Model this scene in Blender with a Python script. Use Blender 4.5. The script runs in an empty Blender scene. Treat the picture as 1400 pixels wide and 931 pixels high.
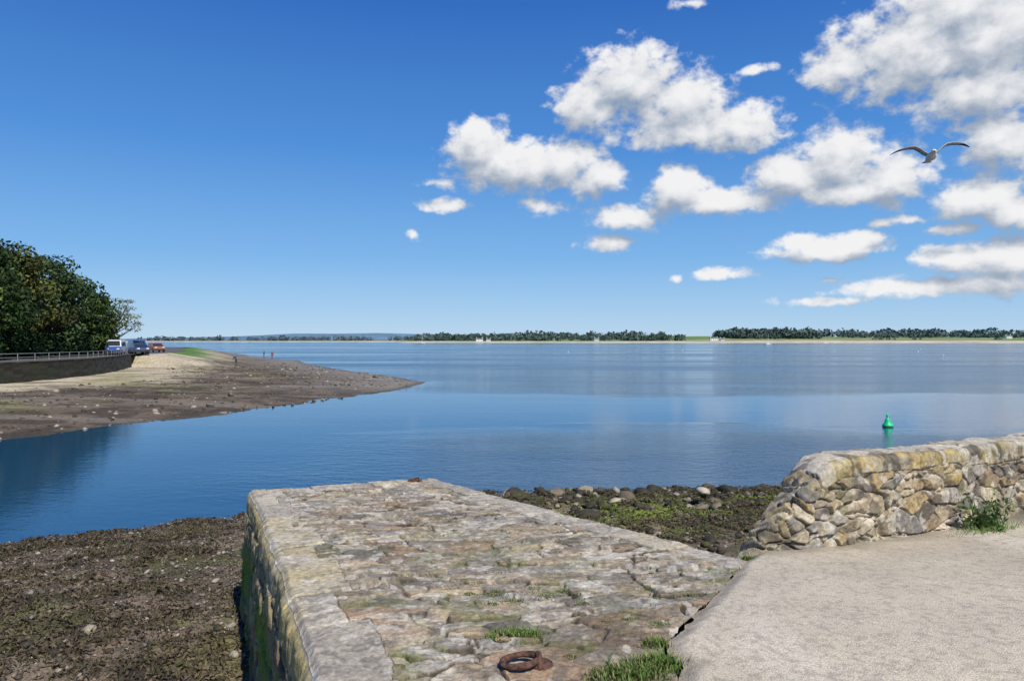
import bpy, math, numpy as np
from mathutils import Vector
rng=np.random.default_rng(7)
S=bpy.context.scene
COL=S.collection
# ---------------------------------------------------------------- numpy noise
def h2(ix,iy,s=0.0):
    v=np.sin(ix*127.1+iy*311.7+s*74.7)*43758.5453
    return v-np.floor(v)
def vn(x,y,s=0.0):
    ix=np.floor(x);iy=np.floor(y);fx=x-ix;fy=y-iy
    fx=fx*fx*(3-2*fx);fy=fy*fy*(3-2*fy)
    a=h2(ix,iy,s);b=h2(ix+1,iy,s);c=h2(ix,iy+1,s);d=h2(ix+1,iy+1,s)
    return (a*(1-fx)+b*fx)*(1-fy)+(c*(1-fx)+d*fx)*fy
def fbm(x,y,o=4,s=0.0):
    t=0;a=.5;n=0
    for i in range(o):
        t=t+a*vn(x,y,s+i*3.1);n+=a;a*=.5;x=x*2.03+7.7;y=y*2.03+3.3
    return t/n
def ss(a,b,x):
    t=np.clip((x-a)/(b-a),0,1);return t*t*(3-2*t)
def voro(x,y,sx,sy,s=0.0,jit=.85,p=3.0):
    px=x/sx;py=y/sy
    row=np.floor(py)
    F1=np.full(px.shape,9.);F2=np.full(px.shape,9.);ID=np.zeros(px.shape);DX=np.zeros(px.shape);DY=np.zeros(px.shape)
    for j in (-1,0,1):
        r=row+j
        off=.5*np.mod(r,2)
        ci=np.floor(px-off)
        for i in (-1,0,1):
            cx=ci+i
            qx=cx+off+.5+jit*(h2(cx,r,s)-.5);qy=r+.5+jit*(h2(cx,r,s+5)-.5)
            dx=px-qx;dy=py-qy
            d=(np.abs(dx)**p+np.abs(dy)**p)**(1/p)
            new=d<F1
            F2=np.where(new,F1,np.minimum(F2,d))
            ID=np.where(new,h2(cx,r,s+9),ID);DX=np.where(new,dx,DX);DY=np.where(new,dy,DY)
            F1=np.where(new,d,F1)
    return F1,(F2-F1)*min(sx,sy),ID,DX,DY      # edge measure in metres
def voro2(x,y,sx,sy,k,s,jit,p,thr,ms):
    a=voro(x,y,sx,sy,s,jit,p);b=voro(x,y,sx*k,sy*k,s+30,jit,p)
    mnz=fbm(x*ms,y*ms*1.6,2,s+3);mk=mnz>thr
    E=np.where(mk,b[1],a[1]);E=np.minimum(E,np.abs(mnz-thr)*.6)
    return E,np.where(mk,b[2],a[2]),np.where(mk,b[3],a[3]),np.where(mk,b[4],a[4])
def pick(pal,idv):
    pal=np.array(pal);k=np.clip((idv*len(pal)).astype(int),0,len(pal)-1);return pal[k]
def mix(a,b,t):
    a=np.asarray(a);b=np.asarray(b);return a*(1-t[...,None])+b*t[...,None]
# ---------------------------------------------------------------- mesh helpers
def mesh(name,V,F,mats,col=None,smooth=True,mi=None,parent=None):
    V=np.asarray(V,dtype=np.float32).reshape(-1,3);F=np.asarray(F,dtype=np.int32)
    k=F.shape[1];me=bpy.data.meshes.new(name)
    me.vertices.add(len(V));me.vertices.foreach_set('co',V.ravel())
    me.loops.add(F.size);me.loops.foreach_set('vertex_index',F.ravel())
    me.polygons.add(len(F));me.polygons.foreach_set('loop_start',np.arange(len(F),dtype=np.int32)*k)
    if mi is not None: me.polygons.foreach_set('material_index',np.asarray(mi,dtype=np.int32))
    me.polygons.foreach_set('use_smooth',np.full(len(F),smooth))
    me.update(calc_edges=True)
    if col is not None:
        c=np.asarray(col,dtype=np.float32).reshape(-1,3)
        ca=me.color_attributes.new(name='Col',type='FLOAT_COLOR',domain='POINT')
        ca.data.foreach_set('color',np.hstack([c,np.ones((len(c),1),np.float32)]).ravel())
    for m in (mats if isinstance(mats,(list,tuple)) else [mats]): me.materials.append(m)
    o=bpy.data.objects.new(name,me);COL.objects.link(o)
    if parent: o.parent=parent
    return o
def gridF(n,m,flip=False):
    i,j=np.meshgrid(np.arange(n-1),np.arange(m-1),indexing='ij')
    a=(i*m+j).ravel();q=np.stack([a,a+m,a+m+1,a+1],1)
    return q[:,::-1] if flip else q
def displace(P,H,sgn=1):
    n=np.cross(np.gradient(P,axis=0),np.gradient(P,axis=1));n/=np.linalg.norm(n,axis=2,keepdims=True)+1e-9
    return P+sgn*n*H[...,None]
def polyres(pts,n=None,step=None):
    pts=np.array(pts,float);d=np.r_[0,np.cumsum(np.linalg.norm(np.diff(pts,axis=0),axis=1))]
    if n is None: n=int(d[-1]/step)+1
    a=np.linspace(0,d[-1],n);return np.stack([np.interp(a,d,pts[:,k]) for k in range(pts.shape[1])],1),a
def segd(x,y,a,b):
    ax,ay=a;bx,by=b;L=math.hypot(bx-ax,by-ay);ux=(bx-ax)/L;uy=(by-ay)/L
    t=np.clip((x-ax)*ux+(y-ay)*uy,0,L);return np.hypot(x-ax-t*ux,y-ay-t*uy),t
def polyd(x,y,pts,closed=False):
    D=np.full(x.shape,1e9);A=np.zeros(x.shape);acc=0;n=len(pts)
    for i in range(n if closed else n-1):
        a=pts[i];b=pts[(i+1)%n];d,t=segd(x,y,a,b);m=d<D
        D=np.where(m,d,D);A=np.where(m,acc+t,A);acc+=math.hypot(b[0]-a[0],b[1]-a[1])
    return D,A
def inside(x,y,pts):
    r=np.zeros(x.shape,bool);n=len(pts)
    for i in range(n):
        x1,y1=pts[i];x2,y2=pts[(i+1)%n]
        if y1==y2: continue
        c=((y1>y)!=(y2>y))&(x<(x2-x1)*(y-y1)/(y2-y1)+x1);r^=c
    return r
def tube(path,rad,k=7):
    path=np.array(path,float);n=len(path);V=[]
    T=np.gradient(path,axis=0);T/=np.linalg.norm(T,axis=1,keepdims=True)+1e-9
    ref=np.array([0,0,1.]) if abs(T[0][2])<.8 else np.array([1.,0,0])
    for i in range(n):
        a=np.cross(T[i],ref);a/=np.linalg.norm(a)+1e-9;b=np.cross(T[i],a)
        th=np.arange(k)*2*math.pi/k
        V.append(path[i]+rad[i]*(np.cos(th)[:,None]*a+np.sin(th)[:,None]*b))
    V=np.concatenate(V);F=[]
    for i in range(n-1):
        for j in range(k): F.append([i*k+j,i*k+(j+1)%k,(i+1)*k+(j+1)%k,(i+1)*k+j])
    return V,np.array(F)
class Acc:
    def __init__(s): s.V=[];s.F=[];s.C=[];s.M=[];s.n=0
    def add(s,V,F,c,m=0):
        V=np.asarray(V,float).reshape(-1,3);F=np.asarray(F,int);s.V.append(V);s.F.append(F+s.n);s.n+=len(V)
        c=np.asarray(c,float);c=np.broadcast_to(c,(len(V),3));s.C.append(c);s.M.append(np.full(len(F),m))
    def obj(s,name,mats,smooth=True,parent=None):
        return mesh(name,np.concatenate(s.V),np.concatenate(s.F),mats,np.concatenate(s.C),smooth,np.concatenate(s.M),parent)
def boxq(x0,x1,y0,y1,z0,z1):
    V=np.array([[x,y,z] for z in (z0,z1) for x,y in ((x0,y0),(x1,y0),(x1,y1),(x0,y1))],float)
    F=np.array([[3,2,1,0],[4,5,6,7],[0,1,5,4],[1,2,6,5],[2,3,7,6],[3,0,4,7]]);return V,F
# ---------------------------------------------------------------- materials
def newmat(name):
    m=bpy.data.materials.new(name);m.use_nodes=True;nt=m.node_tree
    return m,nt,nt.nodes['Principled BSDF']
def nd(nt,t,**kw):
    n=nt.nodes.new(t)
    for k,v in kw.items(): setattr(n,k,v)
    return n
def attrmat(name,rough=.85,s1=30.,a1=.35,s2=2.,a2=.25,bump=.5,bs=90.,bd=.004,spec=.3):
    m,nt,p=newmat(name);L=nt.links.new
    at=nd(nt,'ShaderNodeAttribute',attribute_name='Col');tc=nd(nt,'ShaderNodeTexCoord')
    n1=nd(nt,'ShaderNodeTexNoise');n1.inputs['Scale'].default_value=s1;n1.inputs['Detail'].default_value=6;n1.inputs['Roughness'].default_value=.65
    n2=nd(nt,'ShaderNodeTexNoise');n2.inputs['Scale'].default_value=s2;n2.inputs['Detail'].default_value=3
    L(tc.outputs['Object'],n1.inputs['Vector']);L(tc.outputs['Object'],n2.inputs['Vector'])
    r1=nd(nt,'ShaderNodeMapRange');r1.inputs[1].default_value=.3;r1.inputs[2].default_value=.7;r1.inputs[3].default_value=1-a1;r1.inputs[4].default_value=1+a1
    r2=nd(nt,'ShaderNodeMapRange');r2.inputs[1].default_value=.3;r2.inputs[2].default_value=.7;r2.inputs[3].default_value=1-a2;r2.inputs[4].default_value=1+a2
    L(n1.outputs[0],r1.inputs[0]);L(n2.outputs[0],r2.inputs[0])
    mu=nd(nt,'ShaderNodeMath',operation='MULTIPLY');L(r1.outputs[0],mu.inputs[0]);L(r2.outputs[0],mu.inputs[1])
    vm=nd(nt,'ShaderNodeVectorMath',operation='SCALE');L(at.outputs['Color'],vm.inputs[0]);L(mu.outputs[0],vm.inputs['Scale'])
    L(vm.outputs[0],p.inputs['Base Color'])
    p.inputs['Roughness'].default_value=rough;p.inputs['Specular IOR Level'].default_value=spec
    if bump:
        n3=nd(nt,'ShaderNodeTexNoise');n3.inputs['Scale'].default_value=bs;n3.inputs['Detail'].default_value=4;L(tc.outputs['Object'],n3.inputs['Vector'])
        b=nd(nt,'ShaderNodeBump');b.inputs['Strength'].default_value=bump;b.inputs['Distance'].default_value=bd
        L(n3.outputs[0],b.inputs['Height']);L(b.outputs[0],p.inputs['Normal'])
    return m
def plain(name,c,rough=.5,metal=0,nz=.15,sc=8.):
    m,nt,p=newmat(name);L=nt.links.new
    tc=nd(nt,'ShaderNodeTexCoord');n=nd(nt,'ShaderNodeTexNoise');n.inputs['Scale'].default_value=sc;n.inputs['Detail'].default_value=5
    L(tc.outputs['Object'],n.inputs['Vector'])
    r=nd(nt,'ShaderNodeMapRange');r.inputs[1].default_value=.3;r.inputs[2].default_value=.7;r.inputs[3].default_value=1-nz;r.inputs[4].default_value=1+nz
    L(n.outputs[0],r.inputs[0]);v=nd(nt,'ShaderNodeVectorMath',operation='SCALE');v.inputs[0].default_value=c
    L(r.outputs[0],v.inputs['Scale']);L(v.outputs[0],p.inputs['Base Color'])
    p.inputs['Roughness'].default_value=rough;p.inputs['Metallic'].default_value=metal
    return m
M_stone=attrmat('weathered_stone',s1=26,a1=.42,s2=3,a2=.14,bump=1,bs=70,bd=.007)
M_conc=attrmat('concrete',s1=120,a1=.45,s2=2.2,a2=.06,bump=1,bs=120,bd=.008)
M_shingle=attrmat('shingle',s1=30,a1=.7,s2=2,a2=.2,bump=1,bs=60,bd=.03,rough=.75)
M_rock=attrmat('beach_stone',s1=30,a1=.4,s2=6,a2=.2,bump=.8,bs=50,bd=.012,rough=.7)
M_beach=attrmat('sand_and_shingle',s1=3.5,a1=.45,s2=.25,a2=.12,bump=1,bs=5,bd=.08,rough=.9)
M_leaf=attrmat('foliage',s1=3,a1=.3,s2=.4,a2=.2,bump=0,rough=.6,spec=.2)
M_bark=attrmat('bark',s1=8,a1=.4,s2=2,a2=.2,bump=.6,bs=20,bd=.02)
M_far=attrmat('farmland',s1=.05,a1=.2,s2=.01,a2=.15,bump=0,rough=1,spec=0)
M_fartree=attrmat('distant_foliage',s1=.12,a1=.35,s2=.01,a2=.15,bump=0,rough=1,spec=0)
M_road=plain('asphalt',(.09,.088,.085),.9,sc=2)
# ---------------------------------------------------------------- quay geometry data
def gz(x,y): return 2.55-.058*np.clip(y-4,0,8)
Lp=[(-.6,1.0),(-.97,3.59),(-1.5,4.9),(-1.78,5.56),(-3.4,9.5)]
Rp=[(.9,1.0),(.80,3.9),(1.4,4.93),(1.85,5.75),(-1.17,10.7)]
ts=[0,2.6,4.0,4.75,10.2]
n,m=1060,560
t=np.concatenate([np.linspace(-1.5,2.2,70)[:-1],np.linspace(2.2,10.2,n-69)])
def ip(P,t): 
    P=np.array(P);x=np.interp(t,ts,P[:,0]);y=np.interp(t,ts,P[:,1])
    y=np.where(t<0,1+t,y);return x,y
lx,ly=ip(Lp,t);rx,ry=ip(Rp,t);s=np.linspace(0,1,m)[None,:]
wob=(fbm(t*1.5,t*0,4,2)-.5)*.10
lx=lx+wob;rx=rx+np.where(t>4.8,wob,0)
X=lx[:,None]*(1-s)+rx[:,None]*s;Y=ly[:,None]*(1-s)+ry[:,None]*s
lw=list(zip(lx[::20],ly[::20]))+[(lx[-1],ly[-1])]
dl,al=polyd(X,Y,lw);dr,ar=polyd(X,Y,[Rp[3],(rx[-1],ry[-1])]);de,ae=polyd(X,Y,[(lx[-1],ly[-1]),(rx[-1],ry[-1])])
dk=np.minimum(np.minimum(dl,dr),de)
ak=np.where((dl<=dr)&(dl<=de),al,np.where(dr<=de,ar+30,ae+60))
akw=ak+.07*(fbm(X*4,Y*4,3,8)-.5)+.16*np.sin(ak*2.1)
wk=np.where(dr<dl,.38,.36)+.20*(h2(np.floor(akw/.58),akw*0,3)-.5)+.04*(fbm(X*9,Y*9,2,18)-.5)
kmask=dk<wk
kf=(akw/.58)%1
ke=np.minimum(np.minimum(kf,1-kf)*.58,np.abs(wk-dk))+.010*(fbm(X*30,Y*30,3,71)-.5)
kid=h2(np.floor(akw/.58),akw*0+2,7)
ca,sa=math.cos(.20),math.sin(.20)
wx=X+.10*(fbm(X*5,Y*5,3,1)-.5);wy=Y+.06*(fbm(X*6+9,Y*6,4,4)-.5)
PX=wx*ca+wy*sa;PY=-wx*sa+wy*ca
E,ID,DX,DY=voro2(PX,PY,.29,.105,1.7,2,.92,3.6,.52,1.3)
fine=fbm(X*28,Y*28,5,3);mid=fbm(X*6,Y*6,4,6)
E2=E+.012*(fbm(X*26,Y*26,3,66)-.5)
wear=ss(.35,.65,fbm(X*1.5,Y*1.5,3,12))
hc=(.020+.010*wear)*ss(-.002,.013,E2)+(ID-.5)*.020+DX*(h2(ID*99,ID*0)-.5)*.035+DY*(h2(ID*55,ID*0)-.5)*.035+(fine-.5)*.018+(mid-.5)*.022
hk=.018*ss(0,.016,ke)+(kid-.5)*.018+.012+(fine-.5)*.014+(mid-.5)*.02
Hh=np.where(kmask,hk,hc)
Hh=Hh-.035*(1-ss(0,.05,dk))**1.5
Z=gz(X,Y)+Hh+.06*(fbm(X*.8,Y*.8,2,31)-.5)*ss(0,.6,dk)
pal=[(.35,.30,.225),(.27,.23,.175),(.16,.14,.11),(.42,.36,.27),(.28,.195,.125),(.31,.285,.25),(.34,.275,.175),(.21,.185,.16),(.38,.34,.28),(.30,.235,.16)]
cs=pick(pal,ID)*(1+.45*(h2(ID*313,ID*0+1)-.5))[...,None]
lam=fbm(PX*5,PY*45,3,83);cs=cs*(1+.5*(lam-.5))[...,None]
cj=mix((.05,.04,.026),(.32,.28,.205),ss(.54,.66,fbm(X*2.2,Y*2.2,4,9)))
c1=mix(cj,cs,ss(.002,.012,E2))
dust=ss(.50,.72,fbm(X*3,Y*3,5,14));c1=mix(c1,np.array((.43,.38,.29)),dust*.40)
c1=mix(c1,(.12,.10,.075),ss(.56,.64,fbm(X*9,Y*13,4,24))*.5)
ck=mix(pick([(.40,.355,.28),(.44,.39,.31),(.34,.30,.24),(.42,.365,.26)],kid),(.42,.335,.16),ss(.45,.70,fbm(X*2.5,Y*2.5,4,17))*.6*(dl<.5))
ck=mix(np.broadcast_to(np.array((.08,.065,.045)),ck.shape),ck,ss(.001,.011,ke))
C=np.where(kmask[...,None],ck,c1)
spots=ss(.58,.66,fbm(X*14,Y*14,4,21));C=mix(C,(.13,.12,.10),spots*.5)
pale=ss(.61,.68,fbm(X*10,Y*10,4,27));C=mix(C,(.52,.49,.42),pale*.5)
green=ss(.52,.64,fbm(X*3.3,Y*3.3,4,41))*ss(9,3.5,Y)*(1-ss(.005,.05,E)*.6)*(~kmask)
C=mix(C,(.11,.125,.035),green*.6)
soil=np.exp(-(((X-.55)/.35)**2+((Y-3.85)/.55)**2))*(fbm(X*5,Y*5,3,44)>.42)
C=mix(C,(.16,.12,.08),np.clip(soil,0,1)*.8)
pier=bpy.data.objects.new('stone_jetty',None);COL.objects.link(pier)
D3=np.stack([X,Y,Z],2)
mesh('cobbled_deck',D3,gridF(n,m,True),M_stone,C,parent=pier)
i0=int(np.searchsorted(t,4.5))
rim=np.concatenate([D3[:,0],D3[-1,1:],D3[-2:i0:-1,-1]]);rimC=np.concatenate([C[:,0],C[-1,1:],C[-2:i0:-1,-1]])
a=np.r_[0,np.cumsum(np.linalg.norm(np.diff(rim[:,:2],axis=0),axis=1))]
def smooth1(v,w=31):
    pad=np.pad(v,w//2,mode='reflect',reflect_type='odd');return np.convolve(pad,np.ones(w)/w,'valid')
sm=np.stack([smooth1(rim[:,0]),smooth1(rim[:,1])],1);tg=np.gradient(sm,axis=0);tg/=np.linalg.norm(tg,axis=1,keepdims=True)
nn=np.stack([-tg[:,1],tg[:,0]],1)
q=np.r_[0,.006,.014,np.linspace(.025,2.3,150)];nq=len(q)
P=np.zeros((len(a),nq,3))
o_=.05*q+.012*ss(0,.05,q)
P[:,:,0]=rim[:,0][:,None]+nn[:,0][:,None]*o_[None];P[:,:,1]=rim[:,1][:,None]+nn[:,1][:,None]*o_[None];P[:,:,2]=rim[:,2][:,None]-q[None]
A,Q=np.broadcast_arrays(a[:,None],q[None])
tw=.20+.08*h2(np.floor(A/.62),A*0,18)
top=Q<tw
Aw=A+.05*fbm(A*6,Q*6,3);Qw=Q-.24+.05*fbm(A*6+5,Q*6,3)
E,ID,DX,DY=voro2(Aw,Qw,.38,.2,1.6,5,.7,4,.52,.8)
kf=(A/.62)%1;ke=np.minimum(np.minimum(kf,1-kf)*.62,np.abs(Q-tw))
kid=h2(np.floor(A/.62),A*0,8)
H=np.where(top,.018*ss(0,.02,ke)+(kid-.5)*.015,.035*ss(0,.03,E)+(ID-.5)*.04-.01)+(fbm(A*9,Q*9,5,3)-.5)*.04
H=H*ss(0,.06,Q)
cb=np.where(top[...,None],pick([(.42,.34,.17),(.45,.37,.21),(.40,.32,.14)],kid),mix(np.broadcast_to(np.array((.05,.04,.028)),A.shape+(3,)),pick([(.27,.20,.11),(.34,.26,.13),(.20,.15,.09),(.38,.30,.15)],ID),ss(.004,.025,E)))
cb=mix(cb,(.16,.14,.09),ss(.5,.65,fbm(A*7,Q*7,4,61))*.6)
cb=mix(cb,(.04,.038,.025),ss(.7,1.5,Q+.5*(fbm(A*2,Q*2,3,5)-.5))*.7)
cb=mix(cb,(.14,.20,.02),ss(.45,.56,fbm(A*2.0,Q*1.4,4,12))*ss(.35,.7,Q)*ss(2.2,1.3,Q)*.9)
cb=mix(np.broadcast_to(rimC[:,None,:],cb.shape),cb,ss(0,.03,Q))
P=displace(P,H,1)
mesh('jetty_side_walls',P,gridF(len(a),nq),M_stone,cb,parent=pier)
# ---------------------------------------------------------------- concrete pavement
yy=np.concatenate([np.linspace(-8,2.4,60)[:-1],np.linspace(2.4,8.2,420)[:-1],np.linspace(8.2,14,60)])
xl=np.interp(yy,[-8,1,3.5,3.96,4.93,5.75,6.0,6.25,6.6,7.1,8.0,9.7,12.2,14],[.9,.9,.80,.79,1.40,1.85,2.0,2.5,3.2,4.2,5.5,8.2,12.2,14])
xl=xl+np.where(yy<5.9,(fbm(yy*3,yy*0,5,9)-.5)*.20,0)
u=np.r_[0,0.0001,np.linspace(0.0006,1,460)**1.5]
Xc=xl[:,None]+u[None]*(17-xl[:,None]);Yc=np.broadcast_to(yy[:,None],Xc.shape)+0*Xc
ed=Xc-xl[:,None]
Zc=gz(Xc,Yc)+.04+.03*(fbm(Xc*.7,Yc*.7,3,4)-.5)+.008*(fbm(Xc*12,Yc*12,4,4)-.5)-.03*(1-ss(0,.12,ed))
crk=np.abs(fbm(Xc*.9+.3*Yc,Yc*.9,5,91)-.5);crk=(1-ss(0,.004,crk))*ss(.5,.6,fbm(Xc*.6,Yc*.6,2,17))
Zc[:,0]-=.12
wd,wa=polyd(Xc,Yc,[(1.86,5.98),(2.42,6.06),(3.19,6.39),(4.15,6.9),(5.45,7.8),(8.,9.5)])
Cc=np.broadcast_to(np.array((.53,.46,.35)),Xc.shape+(3,))
Cc=mix(Cc,(.42,.365,.275),ss(.42,.7,fbm(Xc*1.3,Yc*1.3,5,2))*.6)
Cc=mix(Cc,(.60,.54,.43),ss(.55,.7,fbm(Xc*2.1+4,Yc*1.1,5,12))*.5)
agg=ss(.60,.66,fbm(Xc*34,Yc*34,2,58));Cc=mix(Cc,(.27,.235,.18),agg*.45)
Cc=mix(Cc,(.2,.17,.13),crk*.6)
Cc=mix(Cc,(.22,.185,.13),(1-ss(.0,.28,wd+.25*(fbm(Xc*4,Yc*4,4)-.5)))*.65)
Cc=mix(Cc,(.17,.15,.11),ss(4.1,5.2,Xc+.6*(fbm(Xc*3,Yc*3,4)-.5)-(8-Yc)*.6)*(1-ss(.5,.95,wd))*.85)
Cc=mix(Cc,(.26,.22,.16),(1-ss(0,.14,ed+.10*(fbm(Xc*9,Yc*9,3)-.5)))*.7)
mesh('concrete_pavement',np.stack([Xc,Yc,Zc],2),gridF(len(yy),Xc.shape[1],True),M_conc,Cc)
# ---------------------------------------------------------------- rubble wall
wp=[(1.90,5.93),(2.42,6.06),(3.19,6.39),(4.15,6.9),(5.45,7.8),(8.,9.5),(13,12.9)]
fp=np.concatenate([polyres(wp,step=.009)[0][:620],polyres(wp,step=.009)[0][620::2]])
a=np.r_[0,np.cumsum(np.linalg.norm(np.diff(fp,axis=0),axis=1))]
for c in (0,1): fp[:,c]=smooth1(fp[:,c],45)
tg=np.gradient(fp,axis=0);tg/=np.linalg.norm(tg,axis=1,keepdims=True);nf=np.stack([tg[:,1],-tg[:,0]],1)
gb=gz(fp[:,0],fp[:,1])-.06
ztop=np.interp(a,[0,.08,.30,.50,.66,.80,.92,1.02,1.7,4.5,14],[2.40,2.46,2.68,2.84,2.98,3.09,3.15,3.165,3.15,3.08,2.95])
ztop=ztop+.03*(fbm(a*2.4,a*0,4,5)-.5)
th=np.interp(a,[0,.7,1.2],[.16,.34,.42])[:,None]
nq1,nq2,nq3=104,50,36
Pw=np.zeros((len(a),nq1+nq2+nq3,3));Q=np.zeros((len(a),nq1+nq2+nq3));
hh=ztop-gb
f1=np.linspace(0,1,nq1);f2=np.linspace(0,1,nq2+1)[1:];f3=np.linspace(0,1,nq3+1)[1:]
def off(o): return fp[:,0][:,None]-nf[:,0][:,None]*o,fp[:,1][:,None]-nf[:,1][:,None]*o
rc=.03
o1=(.04*f1)[None]+rc*np.clip((f1[None]*hh[:,None]-(hh[:,None]-rc))/rc,0,1)**2*.6
x,y=off(o1);Pw[:,:nq1,0]=x;Pw[:,:nq1,1]=y;Pw[:,:nq1,2]=gb[:,None]+hh[:,None]*f1[None];Q[:,:nq1]=hh[:,None]*f1[None]
o2=.058+(th-.058)*f2[None]
x,y=off(o2);Pw[:,nq1:nq1+nq2,0]=x;Pw[:,nq1:nq1+nq2,1]=y;Pw[:,nq1:nq1+nq2,2]=ztop[:,None]+.012*np.sin(math.pi*f2)[None]-.008*f2[None];Q[:,nq1:nq1+nq2]=hh[:,None]+(th-.058)*f2[None]
o3=th+.05*f3[None]
x,y=off(o3);Pw[:,nq1+nq2:,0]=x;Pw[:,nq1+nq2:,1]=y;Pw[:,nq1+nq2:,2]=ztop[:,None]-.02-(ztop[:,None]-.5)*f3[None];Q[:,nq1+nq2:]=hh[:,None]+th+(ztop[:,None]-.5)*f3[None]
A=np.broadcast_to(a[:,None],Q.shape);Hh=np.broadcast_to(hh[:,None],Q.shape)
wA=A+.08*(fbm(A*6,Q*6,3,2)-.5);wQ=Q+.08*(fbm(A*6+7,Q*6,3,5)-.5)
E,ID,DX,DY=voro2(wA,wQ,.15,.10,1.7,11,1.0,2.9,.47,2.2)
copw=.13+.08*(h2(np.floor(wA/.40),Q*0,14)-.5)
cop=(Q>Hh-copw)&(Q<Hh+th-.02)&(A>.75)
bnd=wA/.40+.25*np.sin(wA*1.7)
cf=bnd%1;cid=h2(np.floor(bnd),Q*0,4)
ce=np.minimum(np.minimum(cf,1-cf)*.40,np.abs(Q-(Hh-copw)))+.008*(fbm(A*30,Q*30,3,72)-.5)
H=np.where(cop,.018*ss(0,.012,ce)+(cid-.5)*.03+.008,.034*ss(.003,.016,E)+(ID-.5)*.035+DX*(h2(ID*77,ID*0)-.5)*.06+DY*(h2(ID*37,ID*0)-.5)*.05)+(fbm(A*12,Q*12,5,3)-.5)*.032
H=H*ss(0,.12,A)
st=pick([(.25,.195,.13),(.13,.11,.085),(.34,.275,.185),(.28,.23,.165),(.38,.31,.20),(.17,.145,.12),(.26,.19,.12),(.32,.285,.235),(.21,.19,.165),(.40,.34,.24),(.34,.25,.13)],ID)
lam=fbm(A*22,Q*22,4,85);st=st*(1+.5*(lam-.5))[...,None]
mo=mix((.48,.41,.31),(.24,.20,.14),ss(.40,.60,fbm(A*5,Q*5,3,7)))
cw=mix(mo,st,ss(.006,.016,E))
cc=pick([(.36,.31,.23),(.22,.185,.14),(.40,.36,.28),(.29,.245,.18),(.34,.29,.21)],cid)
onf=(Q<Hh+.03)
lich=ss(.46,.56,fbm(A*4,Q*7,5,15))*(cid>.4)
cc=mix(cc,(.37,.26,.06),lich*onf*.65)
cc=mix(cc,(.08,.07,.055),ss(.52,.62,fbm(A*6,Q*9,4,45))*onf*.7)
cc=mix(np.broadcast_to(np.array((.12,.10,.07)),cc.shape),cc,ss(.001,.010,ce))
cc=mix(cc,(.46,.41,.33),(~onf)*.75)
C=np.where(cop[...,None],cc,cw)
C=mix(C,(.38,.29,.09),ss(.54,.62,fbm(A*4,Q*4,5,19))*.45*((A<1.3)|(Q>.42))*(E>.008)*onf)
C=mix(C,(.25,.24,.11),ss(.60,.67,fbm(A*5,Q*5,4,119))*.25)
C=mix(C,(.05,.045,.04),ss(.59,.67,fbm(A*8,Q*8,4,23))*.6)
C=mix(C,(.5,.47,.40),ss(.63,.69,fbm(A*11,Q*11,4,29))*.6)
Pw=displace(Pw,H,1)
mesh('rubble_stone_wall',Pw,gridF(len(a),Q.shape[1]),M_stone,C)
# ---------------------------------------------------------------- near foreshore
def shore(x): return np.interp(x,[-60,-30,-10.5,-6.4,-2.5,-.4,3,7.4,16,40],[2,8,15,17.5,19.6,20.3,20.1,20.6,22,24])
def bz(x,y):
    d=shore(x)-y+1.6*(fbm(x*.5,y*.5,4,3)-.5)
    z=np.where(d>0,1.15*(1-np.exp(-np.clip(d,0,99)*.09)),d*.12)
    return np.clip(z,-1.2,9)+.14*(fbm(x*.9,y*.9,3,6)-.5)
xs=np.concatenate([np.linspace(-60,-14,90)[:-1],np.linspace(-14,12,680)[:-1],np.linspace(12,40,50)])
ys=np.concatenate([np.linspace(-12,4.5,30)[:-1],np.linspace(4.5,23,500)[:-1],np.linspace(23,30,10)])
X,Y=np.meshgrid(xs,ys,indexing='ij')
lump=ss(.42,.7,fbm(X*1.6,Y*1.6,4,8))
def greenmask(X,Y):
    gp=np.exp(-(((X-2.9)/2.0)**2+((Y-16.6)/1.5)**2))+.6*np.exp(-(((X-6)/1.5)**2+((Y-18.2)/.8)**2))
    return np.clip(gp*ss(.36,.52,fbm(X*2.2,Y*2.2,4,39))*1.3,0,1)
Z=bz(X,Y)+.07*(fbm(X*5,Y*5,4,2)-.5)+.07*lump*(fbm(X*14,Y*14,3,5))
C=mix((.095,.072,.048),(.17,.13,.09),ss(.35,.65,fbm(X*1.1,Y*1.1,4,15)))
C=mix(C,(.045,.035,.022),lump*.85)
C=mix(C,(.24,.18,.12),ss(.52,.64,fbm(X*.8,Y*.8,4,25))*.7)
C=mix(C,(.11,.12,.03),ss(.55,.66,fbm(X*1.2,Y*1.2,4,35))*(.6+.4*(X>-1)))
C=mix(C,(.17,.21,.03),greenmask(X,Y)*.9)
dsh=shore(X)-Y;C=mix(C,(.03,.026,.02),ss(1.8,.2,dsh)*.75)
mesh('foreshore_ground',np.stack([X,Y,Z],2),gridF(len(xs),len(ys)),M_shingle,C)
import bmesh
def ico(sub):
    bm=bmesh.new();bmesh.ops.create_icosphere(bm,subdivisions=sub,radius=1);V=np.array([v.co[:] for v in bm.verts]);F=np.array([[v.index for v in f.verts] for f in bm.faces]);bm.free();return V,F
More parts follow.
